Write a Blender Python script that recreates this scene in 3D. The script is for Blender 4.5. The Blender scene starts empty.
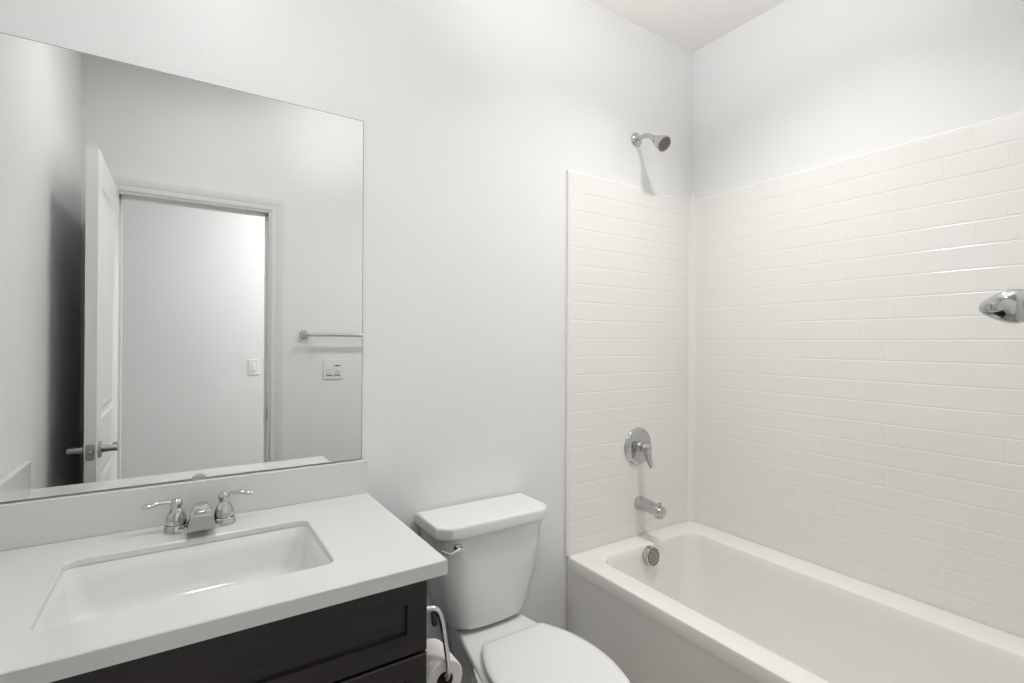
import bpy, bmesh, math, random
from mathutils import Vector, Matrix

S = bpy.context.scene
COL = S.collection
PI = math.pi
random.seed(4)

# ------------------------------------------------------------------ camera, world, exposure
cam_d = bpy.data.cameras.new('camera')
cam = bpy.data.objects.new('camera', cam_d)
COL.objects.link(cam)
YAW, PITCH, ROLL = map(math.radians, (33.133, 0.115, 0.333))
fw = Vector((math.sin(YAW) * math.cos(PITCH), math.cos(YAW) * math.cos(PITCH), math.sin(PITCH)))
rt = Vector((math.cos(YAW), -math.sin(YAW), 0))
upv = rt.cross(fw)
r2 = rt * math.cos(ROLL) + upv * math.sin(ROLL)
u2 = -rt * math.sin(ROLL) + upv * math.cos(ROLL)
cam.matrix_world = Matrix(((r2.x, u2.x, -fw.x, -2.0466), (r2.y, u2.y, -fw.y, -1.5542),
                           (r2.z, u2.z, -fw.z, 1.3455), (0, 0, 0, 1)))
cam_d.sensor_width = 36
cam_d.lens = 503.085 / 1024 * 36
cam_d.shift_y = -1.0 / 1024
cam_d.clip_start = 0.01
S.camera = cam

W = bpy.data.worlds.new('world')
S.world = W
W.use_nodes = True
W.node_tree.nodes['Background'].inputs[0].default_value = (0.75, 0.85, 1, 1)
W.node_tree.nodes['Background'].inputs[1].default_value = 0.3

S.view_settings.view_transform = 'Standard'
S.view_settings.look = 'None'
S.view_settings.gamma = 1
S.view_settings.use_curve_mapping = False
S.view_settings.exposure = 0.06

TUB_LIGHT = (-0.66, -0.66)        # recessed downlights in the bathroom ceiling
SINK_LIGHT = (-1.95, -0.66)
TUB_POWER = (0.8, 56.0)           # glow of the lens, beam below it
SINK_POWER = (3.4, 12.0)
HALL_POWER = 25.0
FILL_POWER = 114.0
FILL_CONE = 76.5
FILL_AIM = (-1.14, -0.82)

# added fill: unseen spot lamp near the camera, bounced off the ceiling
fl_d = bpy.data.lights.new('bounce_fill', 'SPOT')
fl_d.energy = FILL_POWER
fl_d.color = (1.0, 1.0, 0.995)
fl_d.spot_size = math.radians(FILL_CONE)
fl_d.spot_blend = 1.0
fl_d.shadow_soft_size = 0.04
fl = bpy.data.objects.new('bounce_fill', fl_d)
COL.objects.link(fl)
fl.location = (-1.95, -1.24, 1.66)
fl.rotation_euler = (Vector((*FILL_AIM, 2.74)) - fl.location).to_track_quat('-Z', 'Y').to_euler()


# ------------------------------------------------------------------ materials
def mat(name, col, rough=0.5, metal=0.0, bump=None, coat=0.0, spec=0.5, emit=None, var=None):
    m = bpy.data.materials.new(name)
    m.use_nodes = True
    nt = m.node_tree
    b = nt.nodes['Principled BSDF']
    b.inputs['Base Color'].default_value = (*col, 1)
    b.inputs['Roughness'].default_value = rough
    b.inputs['Metallic'].default_value = metal
    b.inputs['Specular IOR Level'].default_value = spec
    b.inputs['Coat Weight'].default_value = coat
    b.inputs['Coat Roughness'].default_value = 0.05
    if emit:
        b.inputs['Emission Color'].default_value = (*emit[0], 1)
        b.inputs['Emission Strength'].default_value = emit[1]
    tc = nt.nodes.new('ShaderNodeTexCoord')
    if bump:
        scale, strength, dist = bump
        n = nt.nodes.new('ShaderNodeTexNoise')
        n.inputs['Scale'].default_value = scale
        n.inputs['Detail'].default_value = 3
        nt.links.new(tc.outputs['Object'], n.inputs['Vector'])
        bp = nt.nodes.new('ShaderNodeBump')
        bp.inputs['Strength'].default_value = strength
        bp.inputs['Distance'].default_value = dist
        nt.links.new(n.outputs['Fac'], bp.inputs['Height'])
        nt.links.new(bp.outputs['Normal'], b.inputs['Normal'])
    if var:                      # wood-grain or speckle colour variation
        col2, vscale, lo, hi = var
        mp = nt.nodes.new('ShaderNodeMapping')
        mp.inputs['Scale'].default_value = vscale
        nt.links.new(tc.outputs['Object'], mp.inputs['Vector'])
        n = nt.nodes.new('ShaderNodeTexNoise')
        n.inputs['Scale'].default_value = 1.0
        n.inputs['Detail'].default_value = 6
        n.inputs['Roughness'].default_value = 0.65
        nt.links.new(mp.outputs['Vector'], n.inputs['Vector'])
        r = nt.nodes.new('ShaderNodeValToRGB')
        r.color_ramp.elements[0].position = lo
        r.color_ramp.elements[1].position = hi
        r.color_ramp.elements[0].color = (*col, 1)
        r.color_ramp.elements[1].color = (*col2, 1)
        nt.links.new(n.outputs['Fac'], r.inputs['Fac'])
        nt.links.new(r.outputs['Color'], b.inputs['Base Color'])
    return m


M_WALL = mat('wall_paint', (0.866, 0.868, 0.873), 0.42, bump=(170, 0.22, 0.002))
M_CEIL = mat('ceiling_paint', (0.88, 0.862, 0.832), 0.8, bump=(120, 0.2, 0.002))
M_TRIM = mat('trim_paint', (0.80, 0.80, 0.785), 0.35)
M_DOOR = mat('door_paint', (0.85, 0.85, 0.84), 0.38)
M_HALL = mat('hall_paint', (0.84, 0.84, 0.838), 0.5, bump=(170, 0.15, 0.002))
M_QUARTZ = mat('white_quartz', (0.755, 0.75, 0.74), 0.16, var=((0.735, 0.73, 0.722), (160, 160, 160), 0.35, 0.65))
M_CERAM = mat('white_ceramic', (0.85, 0.85, 0.842), 0.08, coat=0.3)
M_SEAT = mat('white_seat_plastic', (0.84, 0.84, 0.84), 0.25)
M_ACRYL = mat('white_acrylic', (0.90, 0.882, 0.838), 0.18, coat=0.2)
M_SURR = mat('surround_acrylic', (0.885, 0.873, 0.848), 0.22, coat=0.2)
M_CHROME = mat('chrome', (0.56, 0.56, 0.56), 0.07, 1.0)
M_DCHROME = mat('spray_face_plastic', (0.16, 0.14, 0.12), 0.4)
M_NICKEL = mat('satin_nickel', (0.42, 0.40, 0.37), 0.28, 1.0)
M_MIRROR = mat('mirror_silver', (0.90, 0.905, 0.895), 0.0, 1.0)
M_MEDGE = mat('mirror_edge', (0.30, 0.33, 0.32), 0.3)  # edge coloured dark to stand in for the darkness it reflects
M_WOOD = mat('espresso_wood', (0.012, 0.0095, 0.0105), 0.36, var=((0.034, 0.027, 0.027), (5, 60, 60), 0.3, 0.75))
M_WOODV = mat('espresso_wood_upright', (0.012, 0.0095, 0.0105), 0.36, var=((0.034, 0.027, 0.027), (60, 60, 5), 0.3, 0.75))
M_DARK = mat('dark_gap', (0.01, 0.009, 0.009), 0.7)
M_PAPER = mat('tissue_paper', (0.84, 0.82, 0.79), 0.9, bump=(220, 0.35, 0.002))
M_CARD = mat('cardboard_core', (0.16, 0.075, 0.045), 0.85)
M_PLATE = mat('switch_plastic', (0.84, 0.84, 0.82), 0.3)
M_SLOT = mat('dark_mark', (0.03, 0.03, 0.03), 0.5)
M_FLOOR = mat('floor_vinyl', (0.36, 0.34, 0.315), 0.4, var=((0.44, 0.42, 0.39), (3, 30, 10), 0.3, 0.7))
M_GREY = mat('overflow_slot', (0.16, 0.155, 0.15), 0.5)
M_SHADE = mat('painted_shade', (0.05, 0.05, 0.05), 0.6)  # dark colour painted in for shade and dark reflection


# ------------------------------------------------------------------ mesh helpers
def obj(name, bm, m, parent=None, smooth=None, bevel=None, kind=None, label=None):
    me = bpy.data.meshes.new(name)
    bmesh.ops.recalc_face_normals(bm, faces=bm.faces[:])
    bm.to_mesh(me)
    bm.free()
    o = bpy.data.objects.new(name, me)
    COL.objects.link(o)
    for mm in (m if isinstance(m, (list, tuple)) else [m]):
        me.materials.append(mm)
    if smooth:
        me.polygons.foreach_set('use_smooth', [True] * len(me.polygons))
        me.set_sharp_from_angle(angle=math.radians(smooth))
    if bevel:
        b = o.modifiers.new('bevel', 'BEVEL')
        b.width, b.segments = bevel
        b.limit_method = 'ANGLE'
        b.angle_limit = math.radians(35)
        b.harden_normals = False
        me.polygons.foreach_set('use_smooth', [True] * len(me.polygons))
        w = o.modifiers.new('wn', 'WEIGHTED_NORMAL')
        w.keep_sharp = True
    if parent:
        o.parent = parent
        o.matrix_parent_inverse = Matrix.Translation(-parent.location)
    if kind:
        o['kind'] = kind
    if label:
        o['label'] = label
    return o


def thing(name, label, cat, loc, group=None):
    o = bpy.data.objects.new(name, None)
    COL.objects.link(o)
    o.location = loc
    o.empty_display_size = 0.05
    o['label'] = label
    o['category'] = cat
    if group:
        o['group'] = group
    return o


def box(bm, x0, x1, y0, y1, z0, z1, mi=0):
    v = [bm.verts.new(p) for p in ((x0, y0, z0), (x1, y0, z0), (x1, y1, z0), (x0, y1, z0),
                                   (x0, y0, z1), (x1, y0, z1), (x1, y1, z1), (x0, y1, z1))]
    for f in ((0, 3, 2, 1), (4, 5, 6, 7), (0, 1, 5, 4), (1, 2, 6, 5), (2, 3, 7, 6), (3, 0, 4, 7)):
        bm.faces.new([v[i] for i in f]).material_index = mi
    return bm


def nbox(*a):
    return box(bmesh.new(), *a)


def loft(bm, rings, cap0=True, cap1=True, mi=0):
    R = [[bm.verts.new(p) for p in r] for r in rings]
    n = len(R[0])
    for a, b in zip(R, R[1:]):
        for i in range(n):
            bm.faces.new((a[i], a[(i + 1) % n], b[(i + 1) % n], b[i])).material_index = mi
    if cap0:
        bm.faces.new(R[0][::-1]).material_index = mi
    if cap1:
        bm.faces.new(R[-1]).material_index = mi
    return R


def lathe(bm, prof, origin, axis, n=32, mi=0, cap0=True, cap1=True):
    """prof: list of (distance along axis, radius)."""
    ax = Vector(axis).normalized()
    a = Vector((0, 0, 1)) if abs(ax.z) < 0.9 else Vector((1, 0, 0))
    e1 = ax.cross(a).normalized()
    e2 = ax.cross(e1)
    o = Vector(origin)
    rings = [[o + ax * d + (e1 * math.cos(2 * PI * k / n) + e2 * math.sin(2 * PI * k / n)) * max(r, 1e-5)
              for k in range(n)] for d, r in prof]
    loft(bm, rings, cap0, cap1, mi)
    return bm


def spline(pts, n=8):
    """Catmull-Rom through pts (tuples of any length)."""
    out = []
    P = [pts[0]] + list(pts) + [pts[-1]]
    for i in range(1, len(P) - 2):
        for k in range(n):
            t = k / n
            q = []
            for c in range(len(pts[0])):
                a, b, d, e = P[i - 1][c], P[i][c], P[i + 1][c], P[i + 2][c]
                q.append(0.5 * (2 * b + (d - a) * t + (2 * a - 5 * b + 4 * d - e) * t * t + (3 * b - a - 3 * d + e) * t ** 3))
            out.append(tuple(q))
    out.append(tuple(pts[-1]))
    return out


def tube(bm, pts, n=16, flat=1.0, upref=(0, 0, 1), mi=0):
    """pts: (x, y, z, r); flat scales the section along the reference-up direction."""
    P = [Vector(p[:3]) for p in pts]
    rings = []
    e1 = None
    for i, p in enumerate(P):
        t = (P[min(i + 1, len(P) - 1)] - P[max(i - 1, 0)]).normalized()
        if e1 is None:
            u = Vector(upref)
            e1 = (u - t * u.dot(t)).normalized()
        else:
            e1 = (e1 - t * e1.dot(t)).normalized()
        e2 = t.cross(e1)
        r = pts[i][3]
        rings.append([p + e1 * (r * flat * math.cos(2 * PI * k / n)) + e2 * (r * math.sin(2 * PI * k / n)) for k in range(n)])
    loft(bm, rings, mi=mi)
    return bm


def rrect(x0, x1, y0, y1, r, z, n=8):
    pts = []
    r = min(r, (x1 - x0) / 2 - 1e-4, (y1 - y0) / 2 - 1e-4)
    for cx, cy, a0 in ((x1 - r, y1 - r, 0), (x0 + r, y1 - r, 90), (x0 + r, y0 + r, 180), (x1 - r, y0 + r, 270)):
        for k in range(n + 1):
            a = math.radians(a0 + 90 * k / n)
            pts.append(Vector((cx + r * math.cos(a), cy + r * math.sin(a), z)))
    return pts


# ------------------------------------------------------------------ room shell
H = 2.741
XL, YF = -2.447, -1.50          # left wall, front (door) wall
T = 0.115
DX0, DX1, DZ = -2.318, -1.652, 2.052   # doorway
HX0, HX1, HY = -3.3, -0.1, -2.70       # hall

obj('floor', nbox(HX0 - T, T, HY - T, T, -0.12, 0), M_FLOOR, kind='structure')
obj('ceiling', nbox(XL - T, T, YF - T, T, H, H + 0.1), M_CEIL, kind='structure')
obj('wall_back', nbox(XL - T, T, 0, T, 0, H), M_WALL, kind='structure')
obj('wall_right', nbox(0, T, YF - T, 0, 0, H), M_WALL, kind='structure')
obj('wall_left', nbox(XL - T, XL, YF, 0, 0, H), M_WALL, kind='structure')
bm = bmesh.new()
box(bm, HX0, DX0, YF - T, YF, 0, H)
box(bm, DX1, 0, YF - T, YF, 0, H)
box(bm, DX0, DX1, YF - T, YF, DZ, H)
obj('wall_front', bm, M_WALL, kind='structure')
obj('wall_hall_far', nbox(HX0 - T, HX1 + T, HY - T, HY, 0, H), M_HALL, kind='structure')
obj('wall_hall_left', nbox(HX0 - T, HX0, HY, YF - T, 0, H), M_HALL, kind='structure')
obj('wall_hall_right', nbox(HX1, HX1 + T, HY, YF - T, 0, H), M_HALL, kind='structure')
obj('ceiling_hall', nbox(HX0 - T, HX1 + T, HY - T, YF - T, H, H + 0.1), M_CEIL, kind='structure')


def baseboard(name, x0, x1, y0, y1, nx, ny):
    bm = bmesh.new()
    d = 0.012
    if nx:
        prof = [(0, 0), (d * nx, 0), (d * nx, 0.075), (d * 0.4 * nx, 0.083), (0, 0.083)]
        rings = [[Vector((x0 + a, y, b)) for a, b in prof] for y in (y0, y1)]
    else:
        prof = [(0, 0), (d * ny, 0), (d * ny, 0.075), (d * 0.4 * ny, 0.083), (0, 0.083)]
        rings = [[Vector((x, y0 + a, b)) for a, b in prof] for x in (x0, x1)]
    loft(bm, rings)
    obj(name, bm, M_TRIM, kind='structure')


baseboard('baseboard_back', -1.605, -0.775, 0, 0, 0, -1)
baseboard('baseboard_left', XL, XL, -1.485, -0.56, 1, 0)
baseboard('baseboard_front', -1.59, -0.775, YF, YF, 0, 1)
baseboard('baseboard_hall', HX0, HX1, HY, HY, 0, 1)

# door casing on the bathroom side and on the hall side, the jamb between
CW = 0.062


def casing_mesh(yw, ny):
    bm = bmesh.new()
    # profile across the casing width: (offset from opening edge outward, projection)
    prof = [(0.004, 0), (0.004, 0.008), (0.012, 0.010), (0.03, 0.010), (0.036, 0.013), (0.05, 0.016), (CW + 0.004, 0.016), (CW + 0.004, 0)]
    path = [((DX0, 0), (-1, 0)), ((DX0, DZ), (-1, 1)), ((DX1, DZ), (1, 1)), ((DX1, 0), (1, 0))]
    rings = []
    for (px, pz), (ox, oz) in path:
        rings.append([Vector((px + ox * a, yw + ny * b, pz + oz * a)) for a, b in prof])
    loft(bm, rings)
    return bm


trim1 = obj('trim_1', casing_mesh(YF, 1), M_TRIM, kind='structure')
obj('trim_2', casing_mesh(YF - T, -1), M_TRIM, kind='structure')
bm = bmesh.new()
J = 0.006
box(bm, DX0 - 0.001, DX0 + J, YF - T - 0.004, YF + 0.004, 0, DZ)
box(bm, DX1 - J, DX1 + 0.001, YF - T - 0.004, YF + 0.004, 0, DZ)
box(bm, DX0 + J, DX1 - J, YF - T - 0.004, YF + 0.004, DZ - J, DZ + 0.001)
# door stop
box(bm, DX0 + J, DX0 + J + 0.011, YF - T + 0.035, YF - 0.045, 0, DZ - J)
box(bm, DX1 - J - 0.011, DX1 - J, YF - T + 0.035, YF - 0.045, 0, DZ - J)
box(bm, DX0 + J, DX1 - J, YF - T + 0.035, YF - 0.045, DZ - J - 0.011, DZ - J)
trim3 = obj('trim_3', bm, M_TRIM, kind='structure')
bm = nbox(DX1 - J - 0.002, DX1 - J, YF - 0.040, YF + 0.003, 0.900, 0.968)
obj('strike_plate', bm, M_NICKEL, trim3, label='dark nickel strike plate')


# ------------------------------------------------------------------ door leaf (open, beside the left wall)
def panel_face(bm, x, nx, ya, yb, za, zb):
    """raised moulded panel recessed into a face at x, normal nx"""
    levels = [(0, 0), (0.012, -0.006), (0.026, -0.008), (0.046, -0.002)]
    rings = []
    for ins, d in levels:
        rings.append([Vector((x + nx * d, ya + ins, za + ins)), Vector((x + nx * d, yb - ins, za + ins)),
                      Vector((x + nx * d, yb - ins, zb - ins)), Vector((x + nx * d, ya + ins, zb - ins))])
    loft(bm, rings, cap0=False, cap1=True)


def door_leaf():
    bm = bmesh.new()
    x0, x1 = -2.345, -2.310
    y0, y1 = -1.488, -0.815
    z0, z1 = 0.012, 2.045
    st = 0.115
    ya, yb = y0 + st, y1 - st
    pan = [(0.24, 0.84), (1.04, z1 - st)]
    for x, nx in ((x0, -1), (x1, 1)):
        zs = [z0, pan[0][0], pan[0][1], pan[1][0], pan[1][1], z1]
        for a, b in ((y0, ya), (yb, y1)):
            bm.faces.new([bm.verts.new((x, a, z0)), bm.verts.new((x, b, z0)), bm.verts.new((x, b, z1)), bm.verts.new((x, a, z1))])
        for a, b in ((zs[0], zs[1]), (zs[2], zs[3]), (zs[4], zs[5])):
            bm.faces.new([bm.verts.new((x, ya, a)), bm.verts.new((x, yb, a)), bm.verts.new((x, yb, b)), bm.verts.new((x, ya, b))])
        for a, b in pan:
            panel_face(bm, x, nx, ya, yb, a, b)
    for q in (((x0, y1, z0), (x1, y1, z0), (x1, y1, z1), (x0, y1, z1)), ((x0, y0, z0), (x1, y0, z0), (x1, y0, z1), (x0, y0, z1)),
              ((x0, y0, z1), (x1, y0, z1), (x1, y1, z1), (x0, y1, z1)), ((x0, y0, z0), (x1, y0, z0), (x1, y1, z0), (x0, y1, z0))):
        bm.faces.new([bm.verts.new(p) for p in q])
    bmesh.ops.remove_doubles(bm, verts=bm.verts[:], dist=1e-5)
    return bm


door = obj('door_1', door_leaf(), M_DOOR, kind='structure')
DHY, DHZ = -0.875, 0.935
for x, nx in ((-2.310, 1), (-2.345, -1)):
    bm = bmesh.new()
    lathe(bm, [(0, 0.032), (0.006, 0.032), (0.009, 0.028), (0.010, 0.014), (0.040, 0.0115), (0.052, 0.0125), (0.056, 0.010)], (x, DHY, DHZ), (nx, 0, 0), 28)
    px = x + nx * 0.045
    tube(bm, spline([(px, DHY, DHZ, .011), (px + nx * .002, DHY - 0.03, DHZ + .001, .0105), (px, DHY - 0.075, DHZ, .009), (px - nx * .006, DHY - 0.11, DHZ - .002, .008)], 5), 14)
    obj('door_handle', bm, M_NICKEL, door, smooth=40)
bm = bmesh.new()
loft(bm, [[Vector((p.x, -0.8155 + d, p.y)) for p in rrect(-2.3405, -2.3145, DHZ - .029, DHZ + .029, .006, 0)] for d in (0, .002)])
lathe(bm, [(0, .009), (.004, .009), (.0105, .005)], (-2.3275, -0.8135, DHZ), (0, 1, 0), 16)
obj('latch_plate', bm, M_NICKEL, door, smooth=40)
for z in (0.22, 1.86):
    bm = bmesh.new()
    lathe(bm, [(0, .006), (.09, .006)], (-2.3205, -1.490, z), (0, 0, 1), 12)
    obj('hinge', bm, M_NICKEL, door, smooth=40)

# ------------------------------------------------------------------ countertop, sink, faucet, mirror
CX1, CY, CZ, CT = -1.5705, -0.5787, 0.879, 0.0315
CI = 0.0145                       # slab thickness at the cut-out
SX0, SX1, SY0, SY1 = -2.2520, -1.7765, -0.4660, -0.1600     # sink cut-out
CXM = XL + 0.001


def counter_slab():
    bm = bmesh.new()
    n = 8
    inn = rrect(SX0, SX1, SY0, SY1, 0.022, 0, n)
    out = []
    for p in inn:      # outer ring: radial push of each inner point to the slab's outline
        c = Vector(((SX0 + SX1) / 2, (SY0 + SY1) / 2, 0))
        d = p - c
        t = min([abs((b - a) / q) for a, b, q in ((c.x, CXM if d.x < 0 else CX1, d.x), (c.y, CY if d.y < 0 else -0.001, d.y)) if abs(q) > 1e-6])
        out.append(c + d * t)
    # force exact corners
    for cx, cy in ((CX1, -0.001), (CXM, -0.001), (CXM, CY), (CX1, CY)):
        k = min(range(len(out)), key=lambda i: (out[i] - Vector((cx, cy, 0))).length)
        out[k] = Vector((cx, cy, 0))
    e = 0.002
    sh = lambda ring, z, ex=0, ins=0: [Vector((min(max(p.x, CXM + ins), CX1 - ins) if ring is out else p.x,
                                                (max(p.y, CY + ins)) if ring is out else p.y, z)) for p in ring]
    grow = lambda q: rrect(SX0 - q, SX1 + q, SY0 - q, SY1 + q, 0.022 + q, 0, n)
    rings = [sh(out, CZ - CT), sh(out, CZ - e), sh(out, CZ, ins=e),
             [Vector((p.x, p.y, CZ)) for p in grow(e)], [Vector((p.x, p.y, CZ - e)) for p in inn], [Vector((p.x, p.y, CZ - CI)) for p in inn],
             sh(out, CZ - CI, ins=.03), sh(out, CZ - CT, ins=.03)]
    R = loft(bm, rings, False, False)
    m = len(inn)
    for i in range(m):
        bm.faces.new((R[7][i], R[7][(i + 1) % m], R[0][(i + 1) % m], R[0][i]))
    return bm


ct = thing('countertop', 'white quartz vanity countertop with backsplash, on the dark wood cabinet', 'countertop', (-2.0, -0.29, CZ))
obj('slab', counter_slab(), M_QUARTZ, ct, smooth=30)
obj('backsplash', nbox(CXM, CX1, -0.020, -0.001, CZ, 0.979), M_QUARTZ, ct, bevel=(0.0018, 2))
obj('side_splash', nbox(CXM, XL + 0.020, -0.505, -0.020, CZ, 0.979), M_QUARTZ, ct, bevel=(0.0018, 2))


def sink_mesh():
    bm = bmesh.new()
    zt = CZ - CI - .0004
    g = lambda q, r, z: rrect(SX0 - q, SX1 + q, SY0 - q, SY1 + q, r, z, 10)
    rings = [g(0.03, .05, zt - 0.012), g(0.03, .05, zt), g(0.003, 0.028, zt), g(0.0, 0.026, zt - 0.003),
             g(-0.005, 0.03, zt - 0.04), g(-0.010, 0.035, zt - 0.080), g(-0.014, 0.038, zt - 0.092), g(-0.021, 0.040, zt - 0.101), g(-0.031, 0.042, zt - 0.106),
             g(-0.05, 0.045, zt - .108), g(-0.11, 0.03, zt - 0.113), g(-0.135, 0.011, zt - 0.115)]
    loft(bm, rings, False, True)
    ou = [g(0.03, .05, zt - 0.012), g(0.012, .05, zt - 0.016), g(0.0, .05, zt - 0.08), g(-0.03, .05, zt - 0.118), g(-0.1, .03, zt - .124)]
    loft(bm, ou, False, True)
    bmesh.ops.remove_doubles(bm, verts=bm.verts[:], dist=1e-5)
    return bm


sink = thing('sink', 'rectangular white undermount sink basin set into the quartz countertop', 'sink', (-2.014, -0.31, CZ - CI - .125))
obj('basin', sink_mesh(), M_CERAM, sink, smooth=50)
bm = bmesh.new()
lathe(bm, [(0, .033), (.003, .033), (.005, .028), (.002, .022), (.002, .0001)], (-2.014, -0.305, CZ - CI - .1152), (0, 0, 1), 28)
lathe(bm, [(0.003, .016), (.009, .018), (.012, .012), (.013, .0001)], (-2.014, -0.305, CZ - CI - .1152), (0, 0, 1), 24)
obj('drain', bm, M_CHROME, sink, smooth=40, label='chrome drain stopper')

# faucet: centre-set, two lever handles
FX, FY = -2.0085, -0.085
fc = thing('faucet', 'chrome two-handle faucet behind the sink on the white countertop', 'faucet', (FX, FY, CZ))
bm = bmesh.new()
loft(bm, [rrect(FX - .058, FX + .058, FY - .022, FY + .022, .02, CZ), rrect(FX - .057, FX + .057, FY - .021, FY + .021, .02, CZ + .006),
          rrect(FX - .052, FX + .052, FY - .016, FY + .016, .015, CZ + .010)])
obj('deck_plate', bm, M_CHROME, fc, smooth=40)
bm = bmesh.new()
# spout sections from rear pedestal to the flared tip
sec = [  # y, z_top, z_bottom, half width top, half width bottom
    (FY + .022, .922, CZ + .009, .010, .026), (FY + .016, .936, CZ + .009, .0135, .029), (FY + .003, .9425, CZ + .009, .0155, .031),
    (FY - .022, .9440, CZ + .010, .0170, .031), (FY - .045, .9425, .893, .0190, .0305), (FY - .068, .9395, .8985, .0205, .0300), (FY - .080, .9300, .9000, .0225, .0302), (FY - .084, .9296, .8985, .0228, .0306)]


def spout_ring(y, zt, zb, ht, hb):
    q = []
    r = min(0.006, (zt - zb) * 0.3)
    pts = [(-hb, zb), (hb, zb), (ht, zt), (-ht, zt)]
    for i in range(4):
        a, b, c = Vector(pts[i - 1]), Vector(pts[i]), Vector(pts[(i + 1) % 4])
        d1, d2 = (a - b).normalized(), (c - b).normalized()
        for k in range(5):
            t = k / 4
            p = (b + d1 * r) * (1 - t) ** 2 + b * 2 * t * (1 - t) + (b + d2 * r) * t ** 2
            q.append(Vector((FX + p.x, y, p.y)))
    return q


rings = [spout_ring(*s) for s in spline(sec, 4)]
loft(bm, rings)
# lip over the outlet
y1 = FY - .086
rings = [spout_ring(y1 + .012, .9362, .9295, .0225, .0238), spout_ring(y1 - .006, .9342, .9295, .0222, .0238), spout_ring(y1 - .009, .9332, .9302, .0215, .0228)]
loft(bm, rings)
obj('spout', bm, M_CHROME, fc, smooth=50)
for s in (-1, 1):
    hx = FX + s * .0508
    bm = bmesh.new()
    lathe(bm, [(0, .0275), (.004, .0275), (.012, .0252), (.0165, .0240), (.0178, .0228), (.0182, .0190), (.0198, .0190), (.0202, .0222), (.026, .0224), (.036, .0208), (.046, .0170), (.053, .0130), (.056, .0112), (.058, .0108),
               (.061, .0118), (.066, .0136), (.072, .0134), (.077, .0102), (.0795, .005), (.080, .0001)], (hx, FY + .004, CZ), (0, 0, 1), 32)
    hd = obj('handle', bm, M_CHROME, fc, smooth=35)
    bm = bmesh.new()
    tube(bm, spline([(hx + s * .004, FY + .004, CZ + .071, .0075), (hx + s * .018, FY + .003, CZ + .0735, .0072), (hx + s * .034, FY, CZ + .0745, .0080),
                     (hx + s * .050, FY - .004, CZ + .0725, .0098), (hx + s * .062, FY - .006, CZ + .0715, .0092), (hx + s * .068, FY - .007, CZ + .0712, .0045)], 5), 16, flat=.55)
    obj('lever', bm, M_CHROME, hd, smooth=50)

# frameless mirror
MX1, MZ0, MZ1 = -1.5850, 0.9815, 2.0225
mr = thing('mirror', 'large frameless wall mirror above the backsplash', 'mirror', (-2.0, -0.003, MZ0))
bm = bmesh.new()
mq = lambda i, y: [Vector((CXM + i, y, MZ0 + i)), Vector((MX1 - i, y, MZ0 + i)), Vector((MX1 - i, y, MZ1 - i)), Vector((CXM + i, y, MZ1 - i))]
loft(bm, [mq(0, -.001), mq(0, -.0048), mq(.0022, -.0060)], True, False, 1)
bm.faces.new([bm.verts.new(p) for p in mq(.0022, -.0060)])
bmesh.ops.remove_doubles(bm, verts=bm.verts[:], dist=1e-6)
obj('glass', bm, [M_MIRROR, M_MEDGE], mr)
bm = bmesh.new()
prof = []
cxm = -2.0105
for k in range(13):
    a = PI * k / 12
    prof.append((cxm + .0155 * math.cos(a), .9865 + .0095 * math.sin(a)))
prof += [(cxm - .0155, .9797), (cxm + .0155, .9797)]
loft(bm, [[Vector((x, y, z)) for x, z in prof] for y in (-.0062, -.0090)])
obj('clip', bm, M_CHROME, mr, bevel=(.001, 2), label='chrome mirror clip')

# ------------------------------------------------------------------ vanity cabinet
VX0, VX1, VY = XL + 0.002, -1.6075, -0.540
VZ = CZ - CT
vc = thing('vanity_cabinet', 'dark espresso wood bathroom vanity cabinet under the white countertop', 'cabinet', (-2.02, -0.27, 0))
bm = bmesh.new()
box(bm, VX1 - .018, VX1, VY, -0.002, 0.0, VZ)
box(bm, VX0, VX0 + .018, VY, -0.002, 0.0, VZ)
box(bm, VX0 + .018, VX1 - .018, VY + .0, -0.002, 0.10, 0.118)
box(bm, VX0 + .018, VX1 - .018, -0.014, -0.002, 0.118, VZ)
box(bm, VX0 + .018, VX1 - .018, VY, VY + .018, 0.675, 0.695)
box(bm, VX0 + .018, VX1 - .018, VY, VY + .018, 0.80, VZ)
obj('body', bm, M_WOODV, vc)
obj('toe_kick', nbox(VX0 + .018, VX1 - .018, VY + .07, VY + .085, 0, 0.10), M_DARK, vc)


def shaker(bm, x0, x1, z0, z1, yb, t=.019, fr=.046, rec=.009, ed=.0028):
    yf = yb - t
    o = lambda ins, y: [Vector((x0 + ins, y, z0 + ins)), Vector((x1 - ins, y, z0 + ins)), Vector((x1 - ins, y, z1 - ins)), Vector((x0 + ins, y, z1 - ins))]
    loft(bm, [o(0, yb), o(0, yf + ed), o(ed, yf), o(fr, yf), o(fr + .002, yf + rec), ], True, True)
    return bm


FZ0, FZ1 = 0.6885, VZ - .006
obj('drawer_front', shaker(bmesh.new(), VX0 + .003, VX1 - .001, FZ0, FZ1, VY - .001, fr=.0445), M_WOOD, vc)
xm = (VX0 + VX1) / 2
for a, b in ((VX0 + .003, xm - .0015), (xm + .0015, VX1 - .001)):
    obj('door', shaker(bmesh.new(), a, b, 0.105, 0.6825, VY - .001, fr=.0445), M_WOODV, vc)

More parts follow.
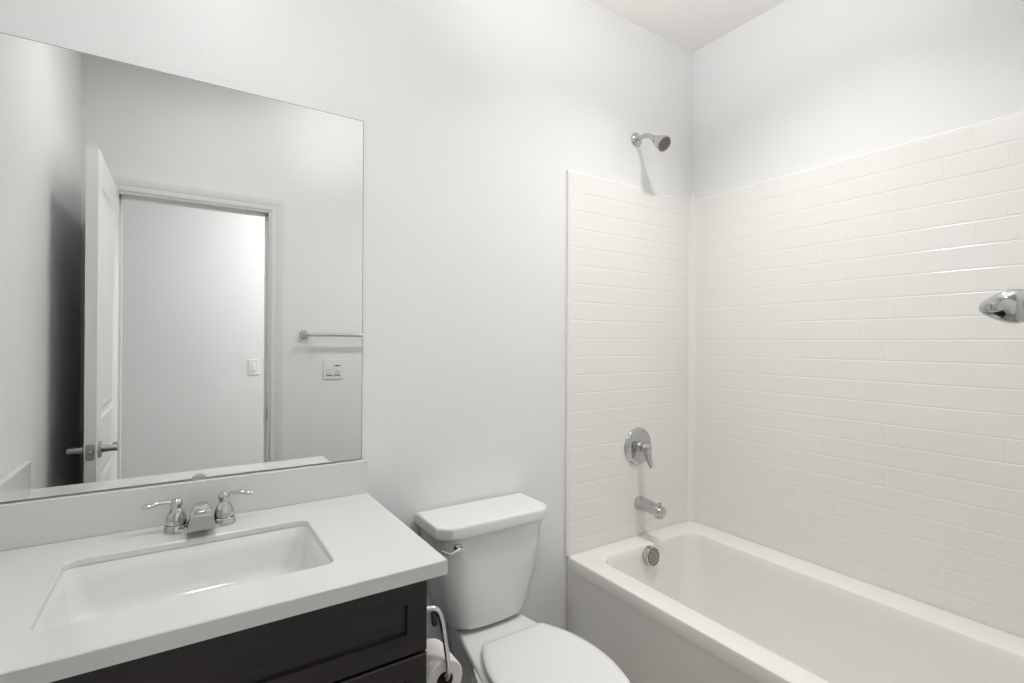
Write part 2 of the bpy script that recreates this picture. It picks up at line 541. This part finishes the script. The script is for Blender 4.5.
# ------------------------------------------------------------------ toilet paper holder and roll
hp = thing('toilet_paper_holder', 'chrome pivoting toilet paper holder on the side of the vanity cabinet', 'paper holder', (VX1, -0.452, 0.68))
RX, RZ = -1.5415, 0.581
bm = bmesh.new()
lathe(bm, [(0, .026), (.005, .026), (.010, .020), (.014, .011)], (VX1, -0.452, 0.706), (1, 0, 0), 28)
obj('mount', bm, M_CHROME, hp, smooth=40)
bm = bmesh.new()
arm = spline([(VX1 + .010, -0.452, .706, .0075), (VX1 + .03, -.452, .711, .0075), (-1.553, -.454, .7125, .0075), (-1.5385, -.462, .705, .0072), (-1.5340, -.474, .685, .0066),
              (-1.5350, -.494, .650, .0060), (-1.5380, -.514, .618, .0058), (RX, -.525, .595, .0058), (RX, -.518, RZ, .0058), (RX, -.498, RZ - .001, .0058), (RX, -.40, RZ - .001, .0058)], 6)
tube(bm, arm, 14)
obj('arm', bm, M_CHROME, hp, smooth=60)
bm = bmesh.new()
lathe(bm, [(0, .004), (.002, .0065), (.020, .0075), (.030, .0075), (.033, .005)], (-1.549, -.458, .706), (.12, -.1, -1), 16)  # chrome post; the dark vanity it reflects is painted as black
obj('dark_post', bm, M_SHADE, hp, smooth=40, label='short post under the arm, painted black for its dark reflection')

RO, RI = 0.0465, 0.0195
rl = thing('toilet_paper_roll', 'white toilet paper roll on the chrome holder beside the vanity', 'toilet paper', (RX, -.455, RZ - RO))
bm = bmesh.new()
ZC = RZ - .0136 + .001    # the core hangs on the arm
prof = [(0, RI + .0012), (0.0, RO - .003), (.003, RO), (.097, RO), (.10, RO - .003), (.10, RI + .0012)]
lathe(bm, prof, (RX, -.507, ZC), (0, 1, 0), 48, cap0=False, cap1=False)
obj('paper', bm, M_PAPER, rl, smooth=40)
bm = bmesh.new()
lathe(bm, [(0, RI), (0, RI + .0012), (.101, RI + .0012), (.101, RI)], (RX, -.5075, ZC), (0, 1, 0), 32, cap0=False, cap1=False)
lathe(bm, [(0, RI), (.101, RI)], (RX, -.5075, ZC), (0, 1, 0), 32, cap0=False, cap1=False)
obj('core', bm, M_CARD, rl, smooth=40, label='brown cardboard core')

# ------------------------------------------------------------------ toilet
TX = -1.2005
tl = thing('toilet', 'white two-piece toilet between the vanity and the bathtub', 'toilet', (TX, -0.35, 0))


def cham(hw, yb, yf, cx, cy, z, bow=0.0, n=6):
    """tank plan: straight back, chamfered front corners, bowed front"""
    pts = [(hw, yb), (hw, yf + cy)]
    for k in range(n + 1):
        t = k / n
        x = (hw - cx) * (1 - 2 * t)
        pts.append((x, yf - bow * (1 - (1 - 2 * t) ** 2)))
    pts += [(-hw, yf + cy), (-hw, yb)]
    q = []
    for x, y in pts:
        q.append(Vector((TX + x, y, z)))
    return q


bm = bmesh.new()
tank = []
for z, hw, yf, c in ((.4325, .108, -.140, .04), (.4355, .123, -.158, .045), (.444, .135, -.168, .048), (.461, .1455, -.173, .050), (.50, .156, -.176, .052), (.55, .170, -.178, .052), (.60, .181, -.180, .052), (.66, .190, -.182, .052), (.72, .195, -.184, .052), (.748, .197, -.185, .052)):
    tank.append(cham(hw, -.016, yf, c, c * .62, z, .006))
loft(bm, tank)
obj('tank', bm, M_CERAM, tl, smooth=75)
bm = bmesh.new()
loft(bm, [cham(.200, -.010, -.190, .038, .031, .744, .006), cham(.2075, -.008, -.1975, .040, .032, .7465, .006), cham(.2105, -.006, -.2005, .041, .033, .755, .006),
          cham(.2105, -.006, -.2005, .041, .033, .777, .006), cham(.2075, -.008, -.1975, .040, .032, .7845, .006), cham(.196, -.016, -.187, .038, .030, .7875, .006)])
obj('tank_lid', bm, M_CERAM, tl, bevel=(.0025, 2))
bm = bmesh.new()
lhx, lhy, lhz = -1.3420, -.181, .716
lathe(bm, [(0, .014), (.004, .0145), (.008, .012), (.012, .007), (.018, .007)], (lhx, lhy + .002, lhz), (0, -1, 0), 20)
tube(bm, spline([(lhx + .006, lhy - .018, lhz + .001, .0075), (lhx - .012, lhy - .021, lhz + .002, .0068), (lhx - .03, lhy - .022, lhz - .003, .0058), (lhx - .048, lhy - .020, lhz + .001, .0052), (lhx - .062, lhy - .016, lhz + .009, .0040)], 5), 14, flat=.9)
obj('flush_lever', bm, M_CHROME, tl, smooth=50, label='chrome flush lever')


def egg(yb, yf, hw, z, back=0.5, n=48, p=2.0, backhw=None):
    """seat outline from back yb to front yf, widest hw; flattened straight back edge of half width backhw"""
    pts = []
    ym = yb + (yf - yb) * 0.44
    for k in range(n):
        a = 2 * PI * k / n
        c, s = math.cos(a), math.sin(a)
        x = hw * (abs(c) ** (2 / p)) * (1 if c >= 0 else -1)
        if s >= 0:   # toward the front
            y = ym + (yf - ym) * abs(s)
        else:
            bh = backhw if backhw else hw * .5
            t = abs(s)
            y = ym + (yb - ym) * min(1, t * 1.12)
            x = hw * max(abs(c) ** .9, 0) * (1 if c >= 0 else -1)
            if abs(x) < bh and t > .8:
                pass
        pts.append(Vector((TX + x, y, z)))
    return pts


def bowl_ring(yb, yf, hw, z):
    return egg(yb, yf, hw, z)


bm = bmesh.new()
loft(bm, [egg(-.16, -.60, .105, .0), egg(-.16, -.60, .108, .02), egg(-.15, -.59, .100, .06), egg(-.15, -.58, .098, .14), egg(-.16, -.62, .118, .23),
          egg(-.19, -.675, .152, .31), egg(-.20, -.705, .170, .365), egg(-.205, -.712, .176, .395), egg(-.21, -.712, .175, .414), egg(-.22, -.70, .165, .420)])
obj('bowl', bm, M_CERAM, tl, smooth=50)
# deck the tank stands on, flowing into the bowl, with the trapway block under it
bm = bmesh.new()


def deck(hb, hm, hf, yb, yf, z):
    ym, yn = yb + (yf - yb) * .36, yb + (yf - yb) * .76
    R = [(hb, yb), (hm, ym), (hm + (hf - hm) * .62, yn), (hf, yf)]
    return [Vector((TX + x, y, z)) for x, y in R + [(-x, y) for x, y in reversed(R)]]


loft(bm, [deck(.085, .085, .085, -.045, -.30, .0), deck(.085, .085, .085, -.045, -.30, .20), deck(.09, .10, .12, -.04, -.34, .32), deck(.102, .118, .160, -.034, -.385, .395), deck(.105, .122, .168, -.03, -.39, .418), deck(.098, .115, .160, -.036, -.38, .427)])
obj('bowl_deck', bm, M_CERAM, tl, bevel=(.010, 3))
bm = bmesh.new()


def lidring(ins, z):
    yb, yf, cx = -.262, -.722, .005
    q = []
    R = spline([(.090, yb), (.106, -.2635), (.113, -.272), (.1235, -.292), (.139, -.322), (.1525, -.358), (.163, -.405), (.168, -.460), (.1655, -.520), (.154, -.575),
                (.137, -.622), (.109, -.667), (.070, -.702), (.030, -.7185)], 4)
    pts = R + [(0, yf)] + [(-x, y) for x, y in reversed(R)]
    c = Vector((0, (yb + yf) / 2))
    for x, y in pts:
        v = Vector((x, y)) - c
        v = v * (1 - ins / v.length)
        q.append(Vector((TX + cx + v.x + c.x, v.y + c.y, z)))
    return q


loft(bm, [lidring(.006, .421), lidring(.002, .424), lidring(.001, .433), lidring(.005, .4365)])
obj('seat', bm, M_SEAT, tl, smooth=50)
bm = bmesh.new()
loft(bm, [lidring(.004, .4385), lidring(.0, .441), lidring(.0, .449), lidring(.004, .4535), lidring(.02, .4555), lidring(.06, .4570), lidring(.12, .4577)])
obj('seat_lid', bm, M_SEAT, tl, smooth=60)
for s in (-1, 1):
    bm = bmesh.new()
    loft(bm, [rrect(TX + s * .075 - .02, TX + s * .075 + .02, -.292, -.258, .008, .4275), rrect(TX + s * .075 - .02, TX + s * .075 + .02, -.292, -.258, .008, .4375),
              rrect(TX + s * .075 - .017, TX + s * .075 + .017, -.289, -.261, .006, .4385)])
    obj('seat_hinge', bm, M_SEAT, tl, smooth=50)

# ------------------------------------------------------------------ bathtub
BX, BZ = -0.768, 0.497
BY0, BY1 = YF + .001, -.001
tb = thing('bathtub', 'white alcove bathtub against the right wall', 'bathtub', (-0.385, -0.75, 0))


def tubring(a, b, c, d, r, z, taper=0.0, n=10):
    q = rrect(a, b, c, d, r, z, n)
    if taper:
        for p in q:
            t = min(1, max(0, (d - p.y) / (d - c)))
            p.x += -taper * 4 * t * (1 - t) if p.x < (a + b) / 2 else 0
    return q


bm = bmesh.new()
ix0, ix1, iy0, iy1 = -0.674, -0.128, -1.40, -0.100
tp = 0.024
rings = [tubring(BX, -.001, BY0, BY1, .004, .45), tubring(BX, -.001, BY0, BY1, .004, BZ - .012), tubring(BX + .003, -.001, BY0, BY1, .004, BZ - .004), tubring(BX + .011, -.001, BY0, BY1, .006, BZ), tubring(BX + .0135, -.0015, BY0 + .001, BY1 - .0005, .006, BZ),
         tubring(ix0 - .014, ix1 + .012, iy0 - .012, iy1 + .012, .062, BZ, tp), tubring(ix0 - .004, ix1 + .004, iy0 - .004, iy1 + .004, .056, BZ - .003, tp),
         tubring(ix0, ix1, iy0, iy1, .054, BZ - .010, tp), tubring(ix0 + .004, ix1 - .004, iy0 + .01, iy1 - .004, .058, BZ - .04, tp),
         tubring(ix0 + .02, ix1 - .02, iy0 + .06, iy1 - .02, .10, BZ - .17, tp), tubring(ix0 + .04, ix1 - .04, iy0 + .12, iy1 - .035, .11, BZ - .29, tp * .7),
         tubring(ix0 + .065, ix1 - .065, iy0 + .17, iy1 - .055, .11, BZ - .345, tp * .5), tubring(ix0 + .11, ix1 - .11, iy0 + .23, iy1 - .10, .09, BZ - .37, 0), tubring(ix0 + .16, ix1 - .16, iy0 + .4, iy1 - .2, .07, BZ - .375, 0)]
loft(bm, rings, False, True)
obj('basin', bm, M_ACRYL, tb, smooth=34)
bm = bmesh.new()
pr = [(BX + .0005, .455), (BX + .003, .43), (BX + .004, .40), (BX + .006, .06), (BX + .0015, .045), (BX + .0015, 0), (BX + .05, 0), (BX + .05, .455)]
loft(bm, [[Vector((x, y, z)) for x, z in pr] for y in (BY0, BY1)])
obj('apron', bm, M_ACRYL, tb, smooth=25)
OX, OZ = -.410, .453
bm = bmesh.new()
oy = -.108
ax = Vector((0, -1, .12)).normalized()
lathe(bm, [(-.006, .040), (.016, .040), (.021, .038), (.023, .034), (.0205, .033), (.0205, .0001)], (OX, oy, OZ), ax, 36)
for f in bm.faces:           # dark slots behind the slats
    c = f.calc_center_median() - Vector((OX, oy, OZ))
    if c.dot(ax) > .0195 and (c - ax * c.dot(ax)).length < .032:
        f.material_index = 1
for k in range(-3, 4):
    h = k * .0088
    w = math.sqrt(max(.032 ** 2 - h * h, 0))
    # slats running slanted across the face
    e1 = Vector((.88, -.06, -.48)).normalized()
    e2 = ax.cross(e1).normalized()
    c = Vector((OX, oy, OZ)) + ax * .0225 + e2 * h
    tube(bm, [(*(c - e1 * w), (.0026)), (*(c + e1 * w), (.0026))], 8)
obj('overflow_plate', bm, [M_CHROME, M_GREY], tb, smooth=40, label='chrome overflow plate')
bm = bmesh.new()
lathe(bm, [(0, .036), (.003, .036), (.005, .030), (.003, .024), (.003, .0001)], (-.39, -.34, BZ - .3735), (0, 0, 1), 28)
obj('drain', bm, M_CHROME, tb, smooth=40, label='chrome tub drain')

# ------------------------------------------------------------------ shower surround, moulded in running-bond tile
ST = 2.020
RH, TW = 0.0730, 0.151
SWL = -0.7765
ss = thing('shower_surround', 'white moulded tile-pattern shower surround above the bathtub', 'shower surround', (-.38, -.75, BZ))


def tiles(bm, P, u0, u1, z0, z1, phase, vs):
    """P(u, z, d): surface point. rows from the top, tile faces raised 1.6 mm between grooves."""
    g, gu, b, hgt = .0007, .0003 * vs, .0022, .0008
    row = 0
    zt = z1
    while zt > z0 + .004:
        zb = max(zt - RH, z0)
        ph = phase + (TW / 2 if row % 2 else 0)
        k = math.floor((u0 - ph) / TW)
        while ph + k * TW < u1 - 1e-6:
            a, c = max(ph + k * TW, u0), min(ph + (k + 1) * TW, u1)
            k += 1
            if c - a < .012 or zt - zb < .012:
                continue
            ring = lambda qu, qz, d: [P(a + qu, zb + qz, d), P(c - qu, zb + qz, d), P(c - qu, zt - qz, d), P(a + qu, zt - qz, d)]
            r0 = ring(gu, g, 0)
            r1 = ring(gu + b * .44 * vs, g + b * .55, hgt * .72)
            r2 = ring(gu + b * vs, g + b * 1.3, hgt)
            loft(bm, [r0, r1, r2], False, True)
        zt = zb
        row += 1


PT = .010                   # panel thickness
Z0 = BZ + .001
bm = bmesh.new()
box(bm, SWL, -.001, -PT, -.001, Z0, ST)
Pb = lambda u, z, d: Vector((u, -PT - d, z))
tiles(bm, Pb, SWL + .016, -.040, Z0 + .006, ST - .004, -.040 - TW * .5, 0)
obj('back_panel', bm, M_SURR, ss)
# rounded flange down the open edge and along the top
bm = bmesh.new()
pr = [(SWL - .004, -.001), (SWL - .003, -.0025), (SWL + .006, -PT + .001), (SWL + .010, -PT - .0008), (SWL + .016, -PT - .0008), (SWL + .016, -.001)]
loft(bm, [[Vector((x, y, z)) for x, y in pr] for z in (Z0, ST)])
pr = [(-.001, ST - .004), (-PT - .0006, ST - .004), (-PT - .0004, ST + .001), (-PT + .004, ST + .005), (-.001, ST + .006)]
loft(bm, [[Vector((x, y, z)) for y, z in pr] for x in (SWL - .003, -.001)])
obj('edge_flange', bm, M_SURR, ss, smooth=28)
bm = bmesh.new()
box(bm, -PT, -.001, BY0, -.001, Z0, ST)
Pr = lambda u, z, d: Vector((-PT - d, u, z))
tiles(bm, Pr, YF + .03, -.040, Z0 + .006, ST - .004, -.8842, .55)
pr = [(-.001, ST - .004), (-PT - .0006, ST - .004), (-PT - .0004, ST + .001), (-PT + .004, ST + .005), (-.001, ST + .006)]
loft(bm, [[Vector((x, y, z)) for x, z in pr] for y in (BY0, -.001)])
obj('side_panel', bm, M_SURR, ss)
bm = bmesh.new()
pr = [(-.001, -.001)]
rc = .034
pr.append((-.001, -PT - rc))
for k in range(11):
    a = PI / 2 * k / 10
    pr.append((-PT - .0022 - rc + rc * math.cos(a), -PT - .0022 - rc + rc * math.sin(a)))
pr.append((-PT - rc, -.001))
loft(bm, [[Vector((x, y, z)) for x, y in pr] for z in (Z0, ST + .006)])
pr = [(-.001, -.001), (-.001, -.022)] + [(-.002 - .020 + .020 * math.cos(PI / 2 * k / 6), -.002 - .020 + .020 * math.sin(PI / 2 * k / 6)) for k in range(7)] + [(-.022, -.001)]
loft(bm, [[Vector((x, y, z)) for x, y in pr] for z in (ST + .006, ST + .045)])
obj('corner_post', bm, M_SURR, ss, smooth=30)
bm = bmesh.new()
box(bm, -.77, -PT, YF + .001, YF + .011, Z0, ST)
obj('end_panel', bm, M_SURR, ss)

# ------------------------------------------------------------------ shower fittings
SFX, SFZ = -.388, 2.234
sh = thing('overhead_shower', 'chrome shower head on a bent arm high above the bathtub', 'shower head', (SFX, 0, SFZ))
bm = bmesh.new()
lathe(bm, [(0, .031), (.003, .031), (.008, .027), (.012, .018), (.014, .012)], (SFX, -.0005, SFZ), (0, -1, 0), 32)
obj('flange', bm, M_CHROME, sh, smooth=40)
bm = bmesh.new()
tube(bm, spline([(SFX, -.004, SFZ, .0098), (SFX, -.035, SFZ + .001, .0098), (SFX, -.062, SFZ - .002, .0098), (SFX, -.080, SFZ - .011, .0098), (SFX, -.098, SFZ - .024, .0098)], 6), 18)
obj('arm', bm, M_CHROME, sh, smooth=60)
hc = Vector((SFX, -.156, 2.1655))
hax = Vector((0, -.80, -.60)).normalized()
bm = bmesh.new()
lathe(bm, [(-.076, .009), (-.073, .0125), (-.062, .0135), (-.058, .0125), (-.055, .0150), (-.050, .0205), (-.044, .0225), (-.03, .0265), (-.014, .0305), (-.006, .0325), (.0, .033), (.002, .0315), (.0015, .0300)], hc, hax, 36)
obj('head', bm, M_CHROME, sh, smooth=40)
bm = bmesh.new()
lathe(bm, [(.000, .0300), (.002, .0295), (.003, .020), (.0015, .017), (.003, .013), (.0035, .0001)], hc, hax, 32)
obj('spray_face', bm, M_DCHROME, sh, smooth=40, label='dark spray face')

VVX, VVZ = -.3795, .8915
PY = -PT - .0012
sv = thing('shower_valve', 'round chrome shower valve with a lever handle above the tub spout', 'shower valve', (VVX, PY, VVZ))
bm = bmesh.new()
lathe(bm, [(0, .0815), (.002, .0815), (.006, .079), (.010, .070), (.0125, .055), (.013, .030), (.013, .0001)], (VVX, PY, VVZ), (0, -1, 0), 48)
obj('escutcheon', bm, M_CHROME, sv, smooth=40)
bm = bmesh.new()
lathe(bm, [(.012, .024), (.024, .0235), (.027, .0215), (.028, .017), (.043, .0165), (.045, .0195), (.062, .0185), (.069, .014), (.072, .0001)], (VVX, PY, VVZ), (0, -1, 0), 32)
tube(bm, spline([(VVX, PY - .052, VVZ + .002, .0205), (VVX + .001, PY - .056, VVZ - .022, .0190), (VVX + .002, PY - .062, VVZ - .045, .0155), (VVX + .003, PY - .071, VVZ - .066, .0130), (VVX + .004, PY - .076, VVZ - .080, .0100)], 5), 16, flat=.75, upref=(0, 1, 0))
obj('handle', bm, M_CHROME, sv, smooth=40)

SPX, SPZ = -.371, .644
sp = thing('tub_spout', 'chrome tub spout with a diverter knob below the shower valve', 'tub spout', (SPX, PY, SPZ))
bm = bmesh.new()
body = [(0, .0275, .0275, 0), (.004, .0285, .0285, 0), (.05, .0275, .026, -.001), (.09, .0270, .0235, -.004), (.118, .0262, .0215, -.007), (.130, .0245, .0200, -.008), (.1345, .019, .0160, -.009)]
rings = []
for d, hw, hh, dz in body:
    rings.append([Vector((SPX + hw * (abs(math.cos(a)) ** .8) * (1 if math.cos(a) >= 0 else -1), PY - d, SPZ + dz + hh * (abs(math.sin(a)) ** .8) * (1 if math.sin(a) >= 0 else -1)))
                  for a in [2 * PI * k / 28 for k in range(28)]])
loft(bm, rings)
lathe(bm, [(0, .0205), (.022, .019), (.023, .016)], (SPX, PY - .113, SPZ - .012), (0, 0, -1), 24)
obj('body', bm, M_CHROME, sp, smooth=50)
bm = bmesh.new()
lathe(bm, [(0, .004), (.010, .004), (.011, .0065), (.016, .0070), (.019, .005), (.0195, .0001)], (SPX, PY - .117, SPZ + .012), (0, 0, 1), 16)
obj('diverter_knob', bm, M_CHROME, sp, smooth=40)

# ------------------------------------------------------------------ towel bar on the door wall
tw = thing('towel_bar', 'chrome towel bar on the wall beside the door', 'towel bar', (-1.17, YF, 1.375))
TBX0, TBX1, TBZ = -1.4735, -0.88, 1.3768
for x in (TBX0, TBX1):
    bm = bmesh.new()
    lathe(bm, [(0, .0265), (.006, .0265), (.011, .024), (.020, .0165), (.034, .0115), (.058, .0115), (.0605, .0130), (.064, .0143), (.069, .0141), (.074, .0126), (.080, .0098), (.085, .0066), (.088, .0036), (.089, .0001)], (x, YF, TBZ), (0, 1, 0), 36)
    obj('post', bm, M_CHROME, tw, smooth=40)
bm = bmesh.new()
tube(bm, [(TBX0, YF + .052, TBZ, .0092), (TBX1, YF + .052, TBZ, .0092)], 20)
obj('bar', bm, M_CHROME, tw, smooth=50)


# ------------------------------------------------------------------ switches
def plate(bm, xc, zc, w, h, y, ny=1):
    o = lambda ins, d: [Vector((p.x, y + ny * d, p.y)) for p in rrect(xc - w / 2 + ins, xc + w / 2 - ins, zc - h / 2 + ins, zc + h / 2 - ins, .004, 0, 4)]
    loft(bm, [o(0, 0), o(0, .003), (o(.003, .006))])
    return bm


PX, PZ = -1.312, 1.177
sw = thing('switch_plate', 'white two-gang switch plate under the towel bar', 'light switch', (PX, YF, PZ))
obj('cover', plate(bmesh.new(), PX, PZ, .116, .115, YF), M_PLATE, sw, smooth=30)
for k, dx in ((0, -.023), (1, .023)):
    bm = bmesh.new()
    c = PX + dx
    loft(bm, [[Vector((p.x, YF + d0, p.y)) for p in rrect(c - .0165 + i, c + .0165 - i, PZ - .0335 + i, PZ + .0335 - i, .003, 0, 3)] for d0, i in ((.005, 0), (.0075, 0), (.0085, .0015))])
    rk = obj('rocker', bm, M_PLATE, sw, smooth=30)
    bm = bmesh.new()
    if k:
        for a in (-.0075, .0075):
            obj('indicator', nbox(c + a - .0055, c + a + .0055, YF + .008, YF + .0092, PZ + .017, PZ + .026), M_SLOT, rk)
        box(bm, c - .003, c + .003, YF + .008, YF + .0092, PZ - .014, PZ - .009)
    else:
        box(bm, c - .003, c + .003, YF + .008, YF + .0092, PZ - .003, PZ)
    obj('mark', bm, M_SLOT, rk)
    bm = nbox(c - .0165, c + .0165, YF + .0055, YF + .0082, PZ - .0365, PZ - .0338)
    obj('gap_shade', bm, M_SHADE, sw)  # dark strip standing in for shade under the rocker

HSX, HSZ = -1.6045, 1.140
hs = thing('hall_switch', 'white single light switch on the hall wall beyond the doorway', 'light switch', (HSX, HY, HSZ))
obj('cover', plate(bmesh.new(), HSX, HSZ, .072, .116, HY), M_PLATE, hs, smooth=30)
bm = bmesh.new()
loft(bm, [[Vector((p.x, HY + d0, p.y)) for p in rrect(HSX - .0165 + i, HSX + .0165 - i, HSZ - .0335 + i, HSZ + .0335 - i, .003, 0, 3)] for d0, i in ((.005, 0), (.009, 0), (.010, .0015))])
obj('rocker', bm, M_PLATE, hs, smooth=30)


# ------------------------------------------------------------------ lamps (bathroom ceiling discs, and a disc added to brighten the hall)
def emitter(name, col, watts, area):
    """diffuse emitter of the given power over the given area"""
    return mat(name, (0.8, 0.8, 0.8), 0.4, emit=(col, watts / (PI * area)))


def disc_light(name, label, x, y, r, watts, col):
    watts, beam = watts if isinstance(watts, tuple) else (watts, 0)
    t = thing(name, label, 'ceiling light', (x, y, H))
    bm = bmesh.new()
    lathe(bm, [(0, r + .025), (.006, r + .025), (.012, r + .012), (.013, r), (.004, r), (.004, .0001)], (x, y, H), (0, 0, -1), 40)
    obj('trim_ring', bm, M_TRIM, t, smooth=40)
    bm = bmesh.new()
    lathe(bm, [(.005, r - .001), (.011, r - .001), (.012, .0001)], (x, y, H), (0, 0, -1), 40)
    if beam:
        d = bpy.data.lights.new('downlight_beam', 'SPOT')
        d.energy, d.color = beam, col
        d.spot_size, d.spot_blend, d.shadow_soft_size = math.radians(131), 1.0, .05
        b = bpy.data.objects.new('downlight_beam', d)
        COL.objects.link(b)
        b.location = (x, y, H - .02)
    obj('lens', bm, emitter(name + '_lens', col, watts, PI * r * r), t, smooth=40)


disc_light('ceiling_light', 'round ceiling downlight near the bathtub edge', *TUB_LIGHT, .075, TUB_POWER, (1.0, .996, .986))
disc_light('ceiling_light', 'round ceiling downlight above the vanity and sink', *SINK_LIGHT, .075, SINK_POWER, (1.0, .996, .986))
disc_light('hall_fill', 'unseen round ceiling disc added to light the hall', -0.85, -2.00, .10, HALL_POWER, (1.0, 1.0, 1.0))  # unseen lamp added to brighten the hall wall
